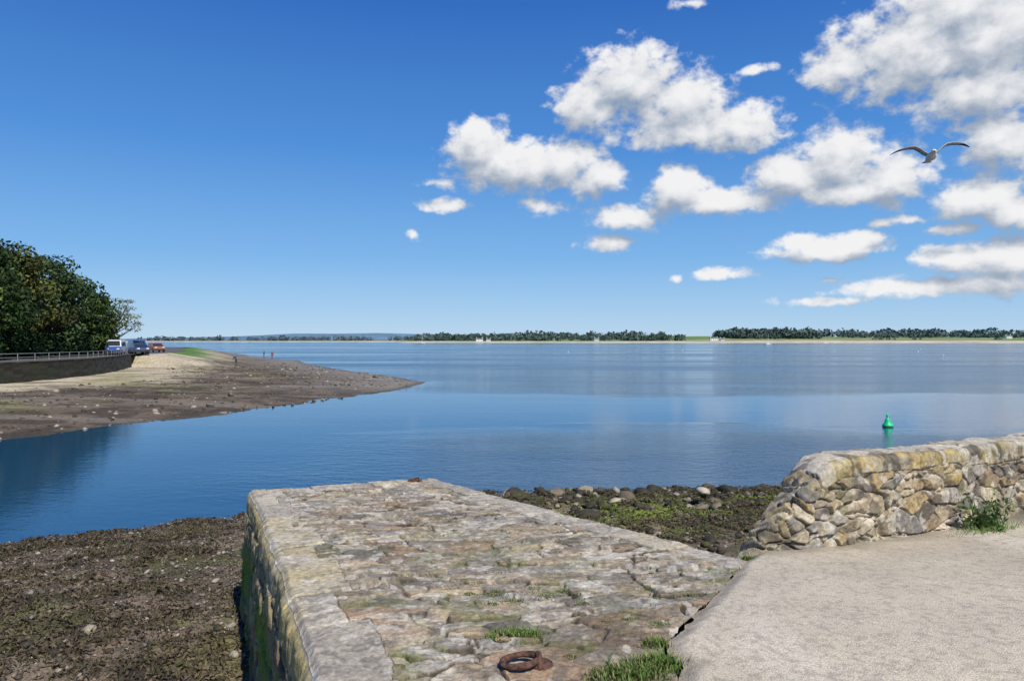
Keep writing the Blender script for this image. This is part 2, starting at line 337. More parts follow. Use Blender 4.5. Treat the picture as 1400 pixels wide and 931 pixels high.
def scatter(pos,size,cols,sub,flat=.6,nvar=8,rgh=.75):
    V0,F0=ico(sub);N=len(pos)
    bases=[]
    for k in range(nvar):
        r=1+rgh*(fbm(V0[:,0]*1.3+k*9,V0[:,1]*1.3+V0[:,2]*1.7,3,k)-.5)+ (np.abs(V0@rng.normal(size=3))*-.16)
        bases.append(V0*r[:,None])
    bases=np.array(bases);b=bases[rng.integers(0,nvar,N)]
    sc=np.stack([size*rng.uniform(.8,1.4,N),size*rng.uniform(.6,1.,N),size*rng.uniform(.35,.8,N)*flat/.6],1)
    b=b*sc[:,None,:];th=rng.uniform(0,6.28,N);c,s_=np.cos(th),np.sin(th);tl=rng.normal(0,.25,N)
    x=b[:,:,0];z=b[:,:,2];b=np.stack([x*np.cos(tl)[:,None]-z*np.sin(tl)[:,None],b[:,:,1],x*np.sin(tl)[:,None]+z*np.cos(tl)[:,None]],2)
    x=b[:,:,0]*c[:,None]-b[:,:,1]*s_[:,None];y=b[:,:,0]*s_[:,None]+b[:,:,1]*c[:,None]
    V=np.stack([x,y,b[:,:,2]],2)+pos[:,None,:]
    F=(F0[None]+(np.arange(N)*len(V0))[:,None,None]).reshape(-1,3)
    Cc=np.repeat(cols[:,None,:],len(V0),1)
    return V.reshape(-1,3),F,Cc.reshape(-1,3)
spal=[(.15,.12,.09),(.08,.065,.045),(.22,.185,.14),(.05,.04,.028),(.13,.09,.06),(.32,.285,.23),(.07,.06,.035),(.18,.15,.11),(.06,.05,.03),(.10,.08,.055)]
def wedge(N,x0,x1,y0,y1):
    x=rng.uniform(x0,x1,N);y=rng.uniform(y0,y1,N);k=(y<shore(x)+.3);return x[k],y[k]
def notpier(x,y): return ~inside(x,y,[(-.5,-2)]+Lp+[Rp[4],Rp[3],(14,13),(14,-2)])
x1,y1=wedge(40000,-12,-1,6,18);x2,y2=wedge(12000,-1.5,9,11,21)
x=np.r_[x1,x2];y=np.r_[y1,y2];k=notpier(x,y)&(fbm(x*1.6,y*1.6,4,8)+rng.normal(0,.12,len(x))<.60);x=x[k];y=y[k]
sz=rng.lognormal(-4.1,.5,len(x)).clip(.008,.075);z=bz(x,y)+.07*(fbm(x*5,y*5,4,2)-.5)+sz*.25+.01
V,F,Cv=scatter(np.stack([x,y,z],1),sz,pick(spal,rng.random(len(x)))*rng.uniform(.7,1.15,(len(x),1)),1,.6)
mesh('beach_pebbles',V,F,M_rock,Cv)
x,y=wedge(260,-12,-1,6,18);xb,yb=wedge(1100,-1.5,9,12,20.7)
xb2=rng.uniform(-.5,9.5,360);yb2=shore(xb2)-rng.uniform(-.5,3.8,360)
nb=len(x)+len(xb)
x=np.r_[x,xb,xb2];y=np.r_[y,yb,yb2];big=np.r_[rng.lognormal(-2.85,.45,nb),rng.lognormal(-2.35,.5,360)].clip(.03,.30)
k=notpier(x,y)
left=(x<-1.5);big=np.where(left,big*.7,big)
x=x[k];y=y[k];big=big[k]
cc=pick([(.035,.03,.02),(.05,.04,.027),(.08,.065,.043),(.06,.048,.032),(.13,.105,.07),(.032,.03,.018),(.06,.065,.018),(.045,.036,.024),(.18,.15,.105),(.05,.045,.02),(.28,.24,.18),(.04,.034,.022)],rng.random(len(x)))
V,F,Cv=scatter(np.stack([x,y,bz(x,y)+big*.16+.02],1),big,cc,2,.6,rgh=1.3)
V2,F2,C2=scatter(np.array([[4.85,18.6,.36],[2.7,18.9,.33],[4.0,17.8,.45],[2.3,16.2,.65]]),np.array([.2,.13,.11,.13]),np.array([(.42,.37,.29),(.30,.27,.23),(.28,.25,.2),(.38,.33,.25)]),2,.6,rgh=1.2)
mesh('beach_rocks',np.vstack([V,V2]),np.vstack([F,F2+len(V)]),M_rock,np.vstack([Cv,C2]))
x1,y1=wedge(60000,-12,-1,6,18);x2,y2=wedge(22000,-1,9,13,20.8);x=np.r_[x1,x2];y=np.r_[y1,y2]
k=notpier(x,y)&((fbm(x*1.6,y*1.6,4,8)+rng.normal(0,.06,len(x))>.50));x=x[k];y=y[k];N=len(x)
rt=x>-1
th=rng.uniform(0,6.28,N);Ln=rng.uniform(.015,.06,N)*np.where(rt,1.4,1);W=rng.uniform(.003,.010,N)*np.where(rt,1.6,1)
z=bz(x,y)+.04+np.where(rt,rng.uniform(0,.05,N),0)
d=np.stack([np.cos(th),np.sin(th)],1);pr=np.stack([-d[:,1],d[:,0]],1)
V=np.zeros((N,6,3));
for i,(tf,zz) in enumerate(((-1,0),(0,.03),(1,.0))):
    for j,sg in enumerate((-1,1)):
        V[:,i*2+j,0]=x+d[:,0]*Ln*tf+pr[:,0]*W*sg;V[:,i*2+j,1]=y+d[:,1]*Ln*tf+pr[:,1]*W*sg;V[:,i*2+j,2]=z+zz*rng.uniform(.2,1.3,N)+rng.uniform(-.01,.02,N)
F=(np.array([[0,2,3,1],[2,4,5,3]])[None]+(np.arange(N)*6)[:,None,None]).reshape(-1,4)
wc=pick([(.06,.045,.025),(.10,.075,.045),(.04,.03,.02),(.14,.105,.06),(.07,.065,.025),(.05,.045,.02)],rng.random(N))*np.where(rt,.8,1.)[:,None]
wc=mix(wc,(.16,.20,.03),greenmask(x,y)*(rng.random(N)<.8))
mesh('seaweed',V,F,M_rock,np.repeat(wc,6,0))
# ---------------------------------------------------------------- water
m_,nt,p=newmat('sea_water');L=nt.links.new
geo=nd(nt,'ShaderNodeNewGeometry')
def mapn(sc,scale,detail,rough=.55,rot=0):
    mp=nd(nt,'ShaderNodeMapping');mp.inputs['Scale'].default_value=sc;mp.inputs['Rotation'].default_value=(0,0,rot);L(geo.outputs['Position'],mp.inputs['Vector'])
    n=nd(nt,'ShaderNodeTexNoise');n.inputs['Scale'].default_value=scale;n.inputs['Detail'].default_value=detail;n.inputs['Roughness'].default_value=rough
    L(mp.outputs[0],n.inputs['Vector']);return n
def M(op,a,b=None,c=None):
    n_=nd(nt,'ShaderNodeMath',operation=op)
    for i,v in enumerate((a,b,c)):
        if v is None: continue
        if isinstance(v,(int,float)): n_.inputs[i].default_value=v
        else: L(v,n_.inputs[i])
    return n_.outputs[0]
w1=mapn((1,1.8,1),1.6,4,.6,.25);w2=mapn((1,1.5,1),7,2,.55,-.3);w3=mapn((.35,1,1),.25,2,.5,.1)
calm=mapn((.008,.032,1),1,4,.6,.12)
cr=nd(nt,'ShaderNodeMapRange');cr.inputs[1].default_value=.40;cr.inputs[2].default_value=.58;cr.inputs[3].default_value=.26;cr.inputs[4].default_value=1.;L(calm.outputs[0],cr.inputs[0])
sx=nd(nt,'ShaderNodeSeparateXYZ');L(geo.outputs['Position'],sx.inputs[0])
pn=mapn((.04,.10,1),1,3,.6,.3)
yw=M('MULTIPLY_ADD',M('SUBTRACT',pn.outputs[0],.5),30.,sx.outputs[1])
yr=nd(nt,'ShaderNodeMapRange');yr.inputs[1].default_value=15;yr.inputs[2].default_value=115;L(yw,yr.inputs[0])
rp=nd(nt,'ShaderNodeValToRGB');e=rp.color_ramp.elements;e[0].position=.0;e[0].color=(.62,)*3+(1,);e[1].position=1;e[1].color=(1,1,1,1)
for ps,v in ((.14,.55),(.22,.08),(.40,.07),(.55,.85)):
    q_=e.new(ps);q_.color=(v,v,v,1)
L(yr.outputs[0],rp.inputs[0])
xr=nd(nt,'ShaderNodeMapRange',interpolation_type='SMOOTHSTEP');xr.inputs[1].default_value=-12;xr.inputs[2].default_value=0;xr.inputs[3].default_value=.16;xr.inputs[4].default_value=1;L(sx.outputs[0],xr.inputs[0])
yx=nd(nt,'ShaderNodeMapRange',interpolation_type='SMOOTHSTEP');yx.inputs[1].default_value=60;yx.inputs[2].default_value=95;yx.inputs[3].default_value=0;yx.inputs[4].default_value=1;L(sx.outputs[1],yx.inputs[0])
xr2=M('MAXIMUM',xr.outputs[0],yx.outputs[0])
mm=M('MULTIPLY',M('MULTIPLY',cr.outputs[0],rp.outputs[0]),xr2)
mm=M('MAXIMUM',mm,.045)
a1=M('MULTIPLY_ADD',w2.outputs[0],.22,w1.outputs[0]);a2=M('MULTIPLY_ADD',w3.outputs[0],1.5,a1)
hm=M('MULTIPLY',a2,mm)
b=nd(nt,'ShaderNodeBump');b.inputs['Strength'].default_value=1;b.inputs['Distance'].default_value=.15;L(hm,b.inputs['Height']);L(b.outputs[0],p.inputs['Normal'])
p.inputs['Base Color'].default_value=(.012,.060,.125,1);p.inputs['IOR'].default_value=1.33
rr=nd(nt,'ShaderNodeMapRange');rr.inputs[3].default_value=.02;rr.inputs[4].default_value=.17;L(mm,rr.inputs[0]);L(rr.outputs[0],p.inputs['Roughness'])
R=40000.
mesh('sea_water',[[-R,-200,0],[R,-200,0],[R,R,0],[-R,R,0]],[[0,1,2,3]],m_,smooth=False)
# ---------------------------------------------------------------- spit beach (left)
land=[(-60,20),(-40,26),(-21.8,31),(-17.7,39.3),(-14.6,45.7),(-11.4,56),(-9.4,66),(-9.2,74),(-13.2,83),(-22,100),(-36.8,131),(-46,155),(-99,247),(-172,382),(-300,560),(-500,600),(-500,10)]
wallp=[(-62,25),(-48,45),(-41.5,57),(-41,64),(-42.3,73),(-45,82),(-48.2,90),(-50.2,95.5)]
road=wallp+[(-50.8,103),(-52.5,112),(-60,135),(-75,165),(-91,207),(-112,212),(-95,150),(-80,100),(-75,20)]
xs=np.concatenate([np.linspace(-320,-70,160)[:-1],np.linspace(-70,-5,420)]);ys=np.concatenate([np.linspace(18,130,520)[:-1],np.linspace(130,560,180)])
X,Y=np.meshgrid(xs,ys,indexing='ij')
D,_=polyd(X,Y,land,True);sg=np.where(inside(X,Y,land),1,-1);D=D*sg+2.2*(fbm(X*.12,Y*.12,4,3)-.5)
RD,_=polyd(X,Y,road,True);RI=inside(X,Y,road);RD=np.where(RI,0,RD)
Z=np.where(D>0,1.15*(1-np.exp(-D*.035)),D*.05)
Z=Z+np.where(D>0,.12*(fbm(X*.35,Y*.35,4,5)-.5)+.07*(fbm(X*1.6,Y*1.6,3,9)-.5)*ss(30,10,D),0)
Z=np.maximum(Z,(2.32-.16*RD)*ss(95,101,Y)+Z*(1-ss(95,101,Y)))
Z=np.where(RI&(Y<98),1.0,Z);Z=np.where(RI&(Y>=98),2.1,Z)
nz=fbm(X*.3,Y*.3,5,13)
dn=D+9*(nz-.5)+5*(fbm(X*1.3,Y*1.3,3,2)-.5)
thr=np.interp(Y,[20,50,70,100,130,200],[17.5,22,22,17.5,13,9])
sand=ss(-3,3,dn-thr)
C=mix((.12,.09,.06),(.06,.046,.03),ss(.4,.6,fbm(X*.6,Y*.6,4,21)))
C=mix(C,(.20,.165,.125),ss(.5,.65,fbm(X*.15,Y*.5,4,23))*.6)
mud=ss(14,2,D)*ss(52,70,Y);C=mix(C,(.20,.18,.155),mud*.85)
C=mix(C,(.05,.045,.028),ss(1.2,.1,D)*.6)
C=mix(C,(.45,.38,.265),sand)
C=mix(C,(.14,.115,.07),sand*ss(.55,.64,fbm(X*.25,Y*.7,4,27))*.7)
C=mix(C,(.24,.24,.08),ss(.54,.63,fbm(X*.2,Y*.25,3,29))*.45*ss(6,14,D))
C=mix(C,(.09,.17,.03),ss(7,2,RD)*(Y>112))
C=np.where((D<2.5)[...,None]&(Y>300)[...,None],np.array((.3,.26,.18)),C)
mesh('spit_beach',np.stack([X,Y,Z],2),gridF(len(xs),len(ys)),M_beach,C)
N=4600;x=rng.uniform(-48,-9,N);y=rng.uniform(29,130,N);D,_=polyd(x,y,land,True);k=inside(x,y,land)&(D<23)&~inside(x,y,road);x=x[k];y=y[k];D=D[k]
z=1.15*(1-np.exp(-D*.035));sz=rng.lognormal(-2.45,.5,len(x)).clip(.05,.38)
V,F,Cv=scatter(np.stack([x,y,z],1),sz,pick([(.05,.04,.028),(.08,.06,.04),(.12,.1,.07),(.045,.04,.025),(.06,.05,.03),(.32,.28,.22),(.2,.17,.13)],rng.random(len(x))),1)
mesh('spit_boulders',V,F,M_rock,Cv)
from mathutils.geometry import tessellate_polygon
tri=tessellate_polygon([[Vector((a_,b_,0)) for a_,b_ in road]])
mesh('coast_road',[[a_,b_,2.33] for a_,b_ in road],[list(t_) for t_ in tri],M_road,smooth=False)
pp,a=polyres(wallp+[(-53,97.5)],step=.25);tg=np.gradient(pp,axis=0);tg/=np.linalg.norm(tg,axis=1,keepdims=True);nr=np.stack([tg[:,1],-tg[:,0]],1)
q=np.array([0,.15,.3,.5,.7,.9,1.1,1.3,1.5,1.8]);P=np.zeros((len(a),14,3))
for i,qq in enumerate(q):
    o=.5-.15*qq/1.8;P[:,i,0]=pp[:,0]+nr[:,0]*o;P[:,i,1]=pp[:,1]+nr[:,1]*o;P[:,i,2]=.6+qq
for i,(o,zz) in enumerate(((.40,2.42),(.38,2.46),(-.0,2.46),(-.02,2.3))):
    P[:,10+i,0]=pp[:,0]+nr[:,0]*o;P[:,10+i,1]=pp[:,1]+nr[:,1]*o;P[:,10+i,2]=zz
A,Q=np.broadcast_arrays(a[:,None],np.arange(14)[None]);
P=displace(P,.12*(h2(np.floor(A*1.0),Q,3)-.5)*(Q<10),1)
C=pick([(.03,.026,.017),(.022,.02,.012),(.04,.034,.022),(.028,.032,.014)],h2(np.floor(A),Q*1.,5));C=np.where((Q>=10)[...,None],np.array((.09,.08,.06)),C)
mesh('sea_wall',P,gridF(len(a),14),M_rock,C)
ac=Acc();pr,a=polyres(wallp,step=2.0)
for x,y in pr:
    V,F=tube([(x,y,2.42),(x,y,3.10)],[.03,.03],6);ac.add(V,F,(.28,.29,.29))
for zz in (3.10,2.78):
    V,F=tube([(x,y,zz) for x,y in pr],[.022]*len(pr),6);ac.add(V,F,(.28,.29,.29))
ac.obj('railing',attrmat('galvanised_rail',s1=4,a1=.1,bump=0,rough=.5))
# ---------------------------------------------------------------- trees
def leaves(ac,centers,radii,per,size,col,cvar=.45,flat=.8,m=1):
    centers=np.array(centers);radii=np.array(radii)
    for c,r in zip(centers,radii):
        N=int(per*(r**2));d=rng.normal(size=(N,3));d/=np.linalg.norm(d,axis=1,keepdims=True)
        rad=r*rng.uniform(.55,1.12,N)**.7
        pos=c+d*rad[:,None]*np.array([1,1,flat])
        nrm=d+rng.normal(0,.55,(N,3))+np.array([0,0,.35]);nrm/=np.linalg.norm(nrm,axis=1,keepdims=True)
        a=np.cross(nrm,rng.normal(size=(N,3)));a/=np.linalg.norm(a,axis=1,keepdims=True);b=np.cross(nrm,a)
        sz=size*rng.uniform(.5,1.3,N)[:,None]
        V=np.stack([pos-a*sz,pos-b*sz*.55,pos+a*sz,pos+b*sz*.55],1)
        cv=np.array(col)*(1+cvar*rng.uniform(-1,1))*rng.uniform(.6,1.35,(N,1))*(np.array([1,1,1])+rng.normal(0,.07,3))
        ac.add(V,np.arange(N*4).reshape(-1,4),np.repeat(cv,4,0),m)
def tree(name,x,y,z,h,w,col,nc=26,per=70,size=.26,lean=(0,0),low=.25,flat=.75):
    ac=Acc();base=np.array([x,y,z]);topc=base+np.array([lean[0],lean[1],h*.7])
    tp=[base+(topc-base)*f+np.array([.3*math.sin(f*5),.2*math.cos(f*4),0])*f for f in np.linspace(0,1,7)]
    V,F=tube(tp,np.linspace(h*.03,h*.008,7),8);ac.add(V,F,(.10,.085,.065),0)
    cs=[];rs=[]
    for i in range(nc):
        th=rng.uniform(0,6.28);f=rng.uniform(low,1);prof=math.sin(math.pi*min(1,(f-low*.6)/(1.04-low*.6)))**.6
        rr_=w*prof*rng.uniform(.35,.95);r=w*rng.uniform(.20,.38)
        c=base+np.array([lean[0]*f+math.cos(th)*rr_,lean[1]*f+math.sin(th)*rr_,h*f-r*.6])
        cs.append(c);rs.append(r)
        st=tp[int(min(5,max(1,f*5)))];mid_=(st+c)/2+np.array([0,0,-.2])
        V,F=tube([st,mid_,c],[h*.012,h*.007,h*.003],5);ac.add(V,F,(.10,.085,.065),0)
    leaves(ac,cs,rs,per,size,col,flat=flat)
    return ac.obj(name,[M_bark,M_leaf],smooth=False)
G=[(.034,.068,.012),(.05,.08,.014),(.026,.055,.012),(.065,.08,.015),(.04,.072,.02)]
tl=[(-53,57,13,4.8),(-51.5,66,11.6,5.2),(-53,72.5,12.4,5.2),(-54.2,79,12.4,5.2),(-54.5,86,12.0,4.8),(-55.3,92,10.8,4.4),(-56.,98,8.2,3.6),(-59,82,12.4,5.5),(-63,72,14,5.5),(-65,84,14,5.5),(-66,95,12,5),(-60,50,13,5.5),(-66,61,14.5,6)]
for i,(x,y,h,w) in enumerate(tl):
    tree('broadleaf_tree',x,y,2.2,h,w,G[i%5],nc=60,per=62 if x>-60 else 26,size=.24 if x>-60 else .36,low=.08)
tree('windswept_tree',-57.0,101,2.2,8.2,3.2,(.16,.19,.12),nc=34,per=60,size=.15,lean=(3.4,0),low=.5,flat=.4)
ac=Acc();cs=[];rs=[]
for i in range(240):
    f=rng.random();yy_=52+f*48;xx_=-48.2-6.5*f+rng.uniform(-2.0,.2);r=rng.uniform(.8,1.7);cs.append((xx_,yy_,2.3+r*rng.uniform(.3,1.7)));rs.append(r)
leaves(ac,cs,rs,80,.2,(.026,.05,.012),m=0);ac.obj('hedge',[M_leaf],smooth=False)
# ---------------------------------------------------------------- far shore
SHX=[-1600,-300,-200,0,300,900,2400];SHY=[2100,1900,1320,1230,1200,1180,1150]
def far_h(x,y):
    sh=np.interp(x,SHX,SHY)
    d=y-sh;cap=np.interp(x,[-1600,-400,-150,300,440,520,640,2400],[4,5,6,7,14,15,13,12])
    return np.where(d>0,cap*(1-np.exp(-d/260.))+1.6*(fbm(x*.006,y*.006,3,2)-.5)*ss(0,150,d)+1.6*ss(0,10,d),-2.),d
xs=np.linspace(-1900,2400,620);ys=np.linspace(1100,3600,260);X,Y=np.meshgrid(xs,ys,indexing='ij');Z,d=far_h(X,Y)
fid=h2(np.floor(X/150+.3*np.floor(Y/90)),np.floor((Y-1100)/90),3)
C=pick([(.14,.21,.09),(.18,.26,.11),(.11,.18,.09),(.23,.26,.13),(.16,.24,.10)],fid)
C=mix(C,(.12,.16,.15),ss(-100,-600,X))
C=mix((.44,.40,.31),C,ss(40,72,d+24*(fbm(X*.01,Y*.01,3,9)-.5)))
mesh('far_shore_land',np.stack([X,Y,Z],2),gridF(len(xs),len(ys)),M_far,C)
ac=Acc();pos=[]
def row(N,x0,x1,d0,d1,h0,h1,gap=.40):
    for i in range(N):
        x=rng.uniform(x0,x1)
        if fbm(np.array(x*.012),np.array(d0*.03),3,5)<gap: continue
        y=np.interp(x,SHX,SHY)+rng.uniform(d0,d1);z=float(far_h(np.array(x),np.array(y))[0]);pos.append((x,y,z,rng.uniform(h0,h1)*(1.25 if rng.random()<.12 else 1)))
row(230,-190,340,85,150,5,12,.38);row(150,-230,560,120,190,5,12,.42);row(300,420,548,150,330,9,17,.2);row(110,560,1300,200,260,5,10,.48);row(170,560,1300,330,420,8,14,.42);row(90,560,1300,80,100,2.5,4,.46)
row(260,-1100,-150,90,300,7,13,.36);row(200,-200,430,220,380,7,16,.38);row(150,640,1300,480,600,10,19,.42)
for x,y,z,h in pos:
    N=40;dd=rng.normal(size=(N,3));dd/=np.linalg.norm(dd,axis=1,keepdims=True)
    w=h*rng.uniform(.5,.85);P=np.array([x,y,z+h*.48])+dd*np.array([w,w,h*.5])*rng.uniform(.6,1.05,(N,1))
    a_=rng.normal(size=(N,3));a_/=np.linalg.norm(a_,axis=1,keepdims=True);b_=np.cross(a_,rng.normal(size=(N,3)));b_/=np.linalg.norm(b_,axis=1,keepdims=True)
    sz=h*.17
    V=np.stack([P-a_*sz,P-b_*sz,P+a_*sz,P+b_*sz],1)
    hz=min(1,max(0,(y-1250)/700));c=np.array((.08,.115,.09))*(1-hz)+np.array((.115,.165,.19))*hz  # aerial haze painted into the foliage colour, bluer and paler with distance
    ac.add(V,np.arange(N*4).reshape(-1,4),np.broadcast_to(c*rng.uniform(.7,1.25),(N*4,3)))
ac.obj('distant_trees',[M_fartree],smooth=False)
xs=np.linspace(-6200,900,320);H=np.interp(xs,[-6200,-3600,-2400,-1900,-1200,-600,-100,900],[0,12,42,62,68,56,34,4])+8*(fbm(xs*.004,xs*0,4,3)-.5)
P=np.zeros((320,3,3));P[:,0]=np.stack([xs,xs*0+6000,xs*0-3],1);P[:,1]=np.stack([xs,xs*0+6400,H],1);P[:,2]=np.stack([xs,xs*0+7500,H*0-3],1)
mesh('distant_hills',P,gridF(320,3),M_far,np.broadcast_to(np.array((.12,.20,.28)),(960,3)))  # hill colour carries the blue of distance haze, not bare land colour
M_white=plain('white_render',(.78,.77,.74),.8,nz=.05,sc=.4);M_slate=plain('slate_roof',(.13,.13,.14),.8,sc=1);M_glass=plain('dark_glass',(.03,.035,.04),.15)
def house(x,y,w,dp,h,rh):
    z=float(far_h(np.array(x),np.array(y))[0]);e=bpy.data.objects.new('white_house',None);COL.objects.link(e)
    V,F=boxq(x-w/2,x+w/2,y,y+dp,z-1,z+h);mesh('walls',V,F,M_white,smooth=False,parent=e)
    o=.4;V=[[x-w/2-o,y-o,z+h],[x+w/2+o,y-o,z+h],[x+w/2+o,y+dp+o,z+h],[x-w/2-o,y+dp+o,z+h],[x-w/2-o,y+dp/2,z+h+rh],[x+w/2+o,y+dp/2,z+h+rh]]
    mesh('roof',V,[[0,1,5,4],[2,3,4,5]],M_slate,smooth=False,parent=e)
    mesh('gables',[[x-w/2,y,z+h+.01],[x-w/2,y+dp,z+h+.01],[x-w/2,y+dp/2,z+h+rh-.3],[x+w/2,y,z+h+.01],[x+w/2,y+dp,z+h+.01],[x+w/2,y+dp/2,z+h+rh-.3]],[[0,2,1],[3,4,5]],M_white,smooth=False,parent=e)
    a=Acc()
    for cx in (x-w*.42,x+w*.42):
        V,F=boxq(cx-.5,cx+.5,y+dp/2-.4,y+dp/2+.4,z+h+rh-.8,z+h+rh+1.1);a.add(V,F,(.5,.5,.5))
    a.obj('chimneys',[M_white],False,e);a=Acc()
    for i in range(4):
        for zz in ([1.,3.8] if h>4.5 else [1.]):
            cx=x-w*.36+i*w*.24;V,F=boxq(cx-.5,cx+.5,y-.06,y+.02,z+zz,z+zz+1.3);a.add(V,F,(.03,.03,.03))
    a.obj('windows',[M_glass],False,e)
house(-58,1300,12,7,3.6,2.4);house(-42,1306,8,6,3.,2.);house(350,1265,14,7,3.8,2.4);house(366,1270,7,6,2.6,1.8);house(905,1330,10,7,4,2.4);house(150,1295,8,6,3.5,2.2)
# ---------------------------------------------------------------- buoy
def lathe(pr,k=28):
    V=[];F=[]
    for r,z in pr:
        for j in range(k): V.append((r*math.cos(6.2832*j/k),r*math.sin(6.2832*j/k),z))
    for i in range(len(pr)-1):
        for j in range(k): F.append([i*k+j,i*k+(j+1)%k,(i+1)*k+(j+1)%k,(i+1)*k+j])
    return np.array(V),np.array(F)
M_green=attrmat('green_buoy_paint',s1=5,a1=.12,bump=0,rough=.45,spec=.4)
a=Acc();V,F=lathe([(0,-.2),(.2,-.2),(.22,.02),(.24,.06),(.24,.12),(.17,.16),(.13,.30),(.075,.42),(.035,.47),(.03,.50)]);a.add(V,F,(.0,.55,.20))
V,F=lathe([(.03,.49),(.03,.52),(.075,.53),(.07,.55),(.012,.68),(0,.69)]);a.add(V,F,(.0,.55,.20))
V,F=lathe([(.241,.02),(.243,.03),(.243,.05),(.241,.055)]);a.add(V,F,(.05,.05,.04))
o=a.obj('green_channel_buoy',[M_green]);o.location=(18.3,35.6,0);o.rotation_euler=(.05,-.06,0)
M_buoyw=plain('white_float',(.75,.74,.7),.4,nz=.05)
for x,y in ((118,200),(150,270),(70,300),(190,340),(20,260)):
    V,F=lathe([(0,-.1),(.16,-.02),(.22,.1),(.2,.22),(.1,.3),(.03,.33),(.03,.38),(0,.39)],14);o=mesh('mooring_buoy',V,F,M_buoyw);o.location=(x,y,0)
def yacht(x,y,s,rz):
    e=bpy.data.objects.new('moored_yacht',None);COL.objects.link(e)
    st=[(-4,1.0,.75),(-2.5,1.35,.7),(0,1.5,.75),(2,1.2,.85),(3.6,.45,1.0),(4.4,.03,1.1)];V=[];F=[]
    for xx,w,fz in st:
        V+= [(xx,-w,fz),(xx,-w*.75,.1),(xx,0,-.35),(xx,w*.75,.1),(xx,w,fz)]
    for i in range(len(st)-1):
        for j in range(4): F.append([i*5+j,i*5+j+1,(i+1)*5+j+1,(i+1)*5+j])
        F.append([i*5+4,i*5,(i+1)*5,(i+1)*5+4])
    F.append([0,1,3,4])
    mesh('hull',V,F,M_white,smooth=False,parent=e)
    V,F=boxq(-1.5,1.8,-.8,.8,.75,1.25);V[4:,0]*=.8;V[4:,1]*=.8;mesh('cabin',V,F,M_white,smooth=False,parent=e)
    V,F=tube([(.6,0,.8),(.6,0,10.5)],[.10,.07],8);mesh('mast',V,F,M_white,parent=e)
    V,F=tube([(.6,0,2),(-3.2,0,1.9)],[.14,.12],8);mesh('boom_with_furled_sail',V,F,M_white,parent=e)
    for en in ((4.3,0,1.1),(-3.9,0,.8)):
        V,F=tube([(.6,0,10.4),en],[.015,.015],4);mesh('stay',V,F,M_white,parent=e)
    e.location=(x,y,0);e.scale=(s,s,s);e.rotation_euler=(0,0,rz)
yacht(245,700,1.,.5);yacht(-110,900,1.,2.4);yacht(420,980,1.,.2)
# ---------------------------------------------------------------- vehicles
M_tyre=plain('tyre_rubber',(.02,.02,.02),.8);M_hub=plain('wheel_steel',(.4,.4,.42),.35,.6);M_lamp=plain('lamp_lens',(.7,.7,.65),.15);M_bump=plain('black_trim',(.03,.03,.03),.6)
def vehicle(name,x,y,rz,prof,w,paint,wins,ax,rw,fwin,front,band=None):
    e=bpy.data.objects.new(name,None);COL.objects.link(e);n=len(prof)
    bm=bmesh.new();lv=[];rv=[]
    for a_,z in prof:
        tuck=.14*max(0,(z-.95)/1.0);lv.append(bm.verts.new((a_,-w/2+tuck,z)));rv.append(bm.verts.new((a_,w/2-tuck,z)))
    bm.faces.new(lv[::-1]);bm.faces.new(rv)
    for i in range(n):
        j=(i+1)%n;bm.faces.new((lv[i],lv[j],rv[j],rv[i]))
    bmesh.ops.recalc_face_normals(bm,faces=bm.faces);bmesh.ops.bevel(bm,geom=list(bm.edges),offset=.05,segments=2,affect='EDGES')
    me=bpy.data.meshes.new('body');bm.to_mesh(me);bm.free();me.materials.append(paint)
    if band:
        me.materials.append(band)
        for pl in me.polygons:
            if pl.center.z<1.05: pl.material_index=1
    o=bpy.data.objects.new('body',me);COL.objects.link(o);o.parent=e
    a=Acc()
    for sgn in (-1,1):
        for (x0,x1,x2,x3,z0,z1) in wins:
            f=lambda z:(w/2-.14*max(0,(z-.95))+.006)*sgn
            a.add([(x0,f(z0),z0),(x1,f(z0),z0),(x2,f(z1),z1),(x3,f(z1),z1)],[[0,1,2,3]],(0,0,0))
    for (x0,z0,x1,z1) in fwin:
        hw0=w/2-.14*max(0,z0-.95)-.1;hw1=w/2-.14*max(0,z1-.95)-.12;dx=z1-z0;dz=x0-x1;l=math.hypot(dx,dz);s_=1 if x0>0 else -1
        ox=s_*abs(dx)/l*.012;oz=abs(dz)/l*.012
        a.add([(x0+ox,-hw0,z0+oz),(x0+ox,hw0,z0+oz),(x1+ox,hw1,z1+oz),(x1+ox,-hw1,z1+oz)],[[0,1,2,3]],(0,0,0))
    a.obj('windows',[M_glass],False,e)
    for axx in ax:
        for sgn in (-1,1):
            V,F=lathe([(0,-.1),(rw*.9,-.1),(rw,-.07),(rw,.07),(rw*.9,.1),(rw*.62,.1),(rw*.6,.06)],20);V=V[:,[0,2,1]]*np.array([1,sgn,1])+np.array([axx,sgn*(w/2-.06),rw]);mesh('wheel',V,F,M_tyre,parent=e)
            V,F=lathe([(0,.08),(rw*.2,.09),(rw*.58,.065)],14);V=V[:,[0,2,1]]*np.array([1,sgn,1])+np.array([axx,sgn*(w/2-.06),rw]);mesh('hub',V,F,M_hub,parent=e)
    for sgn in (-1,1):
        V,F=boxq(front-.03,front+.03,sgn*(w/2-.3)-.16,sgn*(w/2-.3)+.16,.68,.86);mesh('headlamp',V,F,M_lamp,smooth=False,parent=e)
    V,F=boxq(front-.04,front+.07,-w/2+.06,w/2-.06,.32,.52);mesh('bumper',V,F,M_bump,smooth=False,parent=e)
    e.location=(x,y,2.335);e.rotation_euler=(0,0,rz);return e
vanp=[(-2.4,.3),(-2.42,1.2),(-2.3,1.85),(-2.1,1.94),(1.2,1.94),(1.45,1.84),(1.95,1.12),(2.4,.98),(2.45,.6),(2.4,.3)]
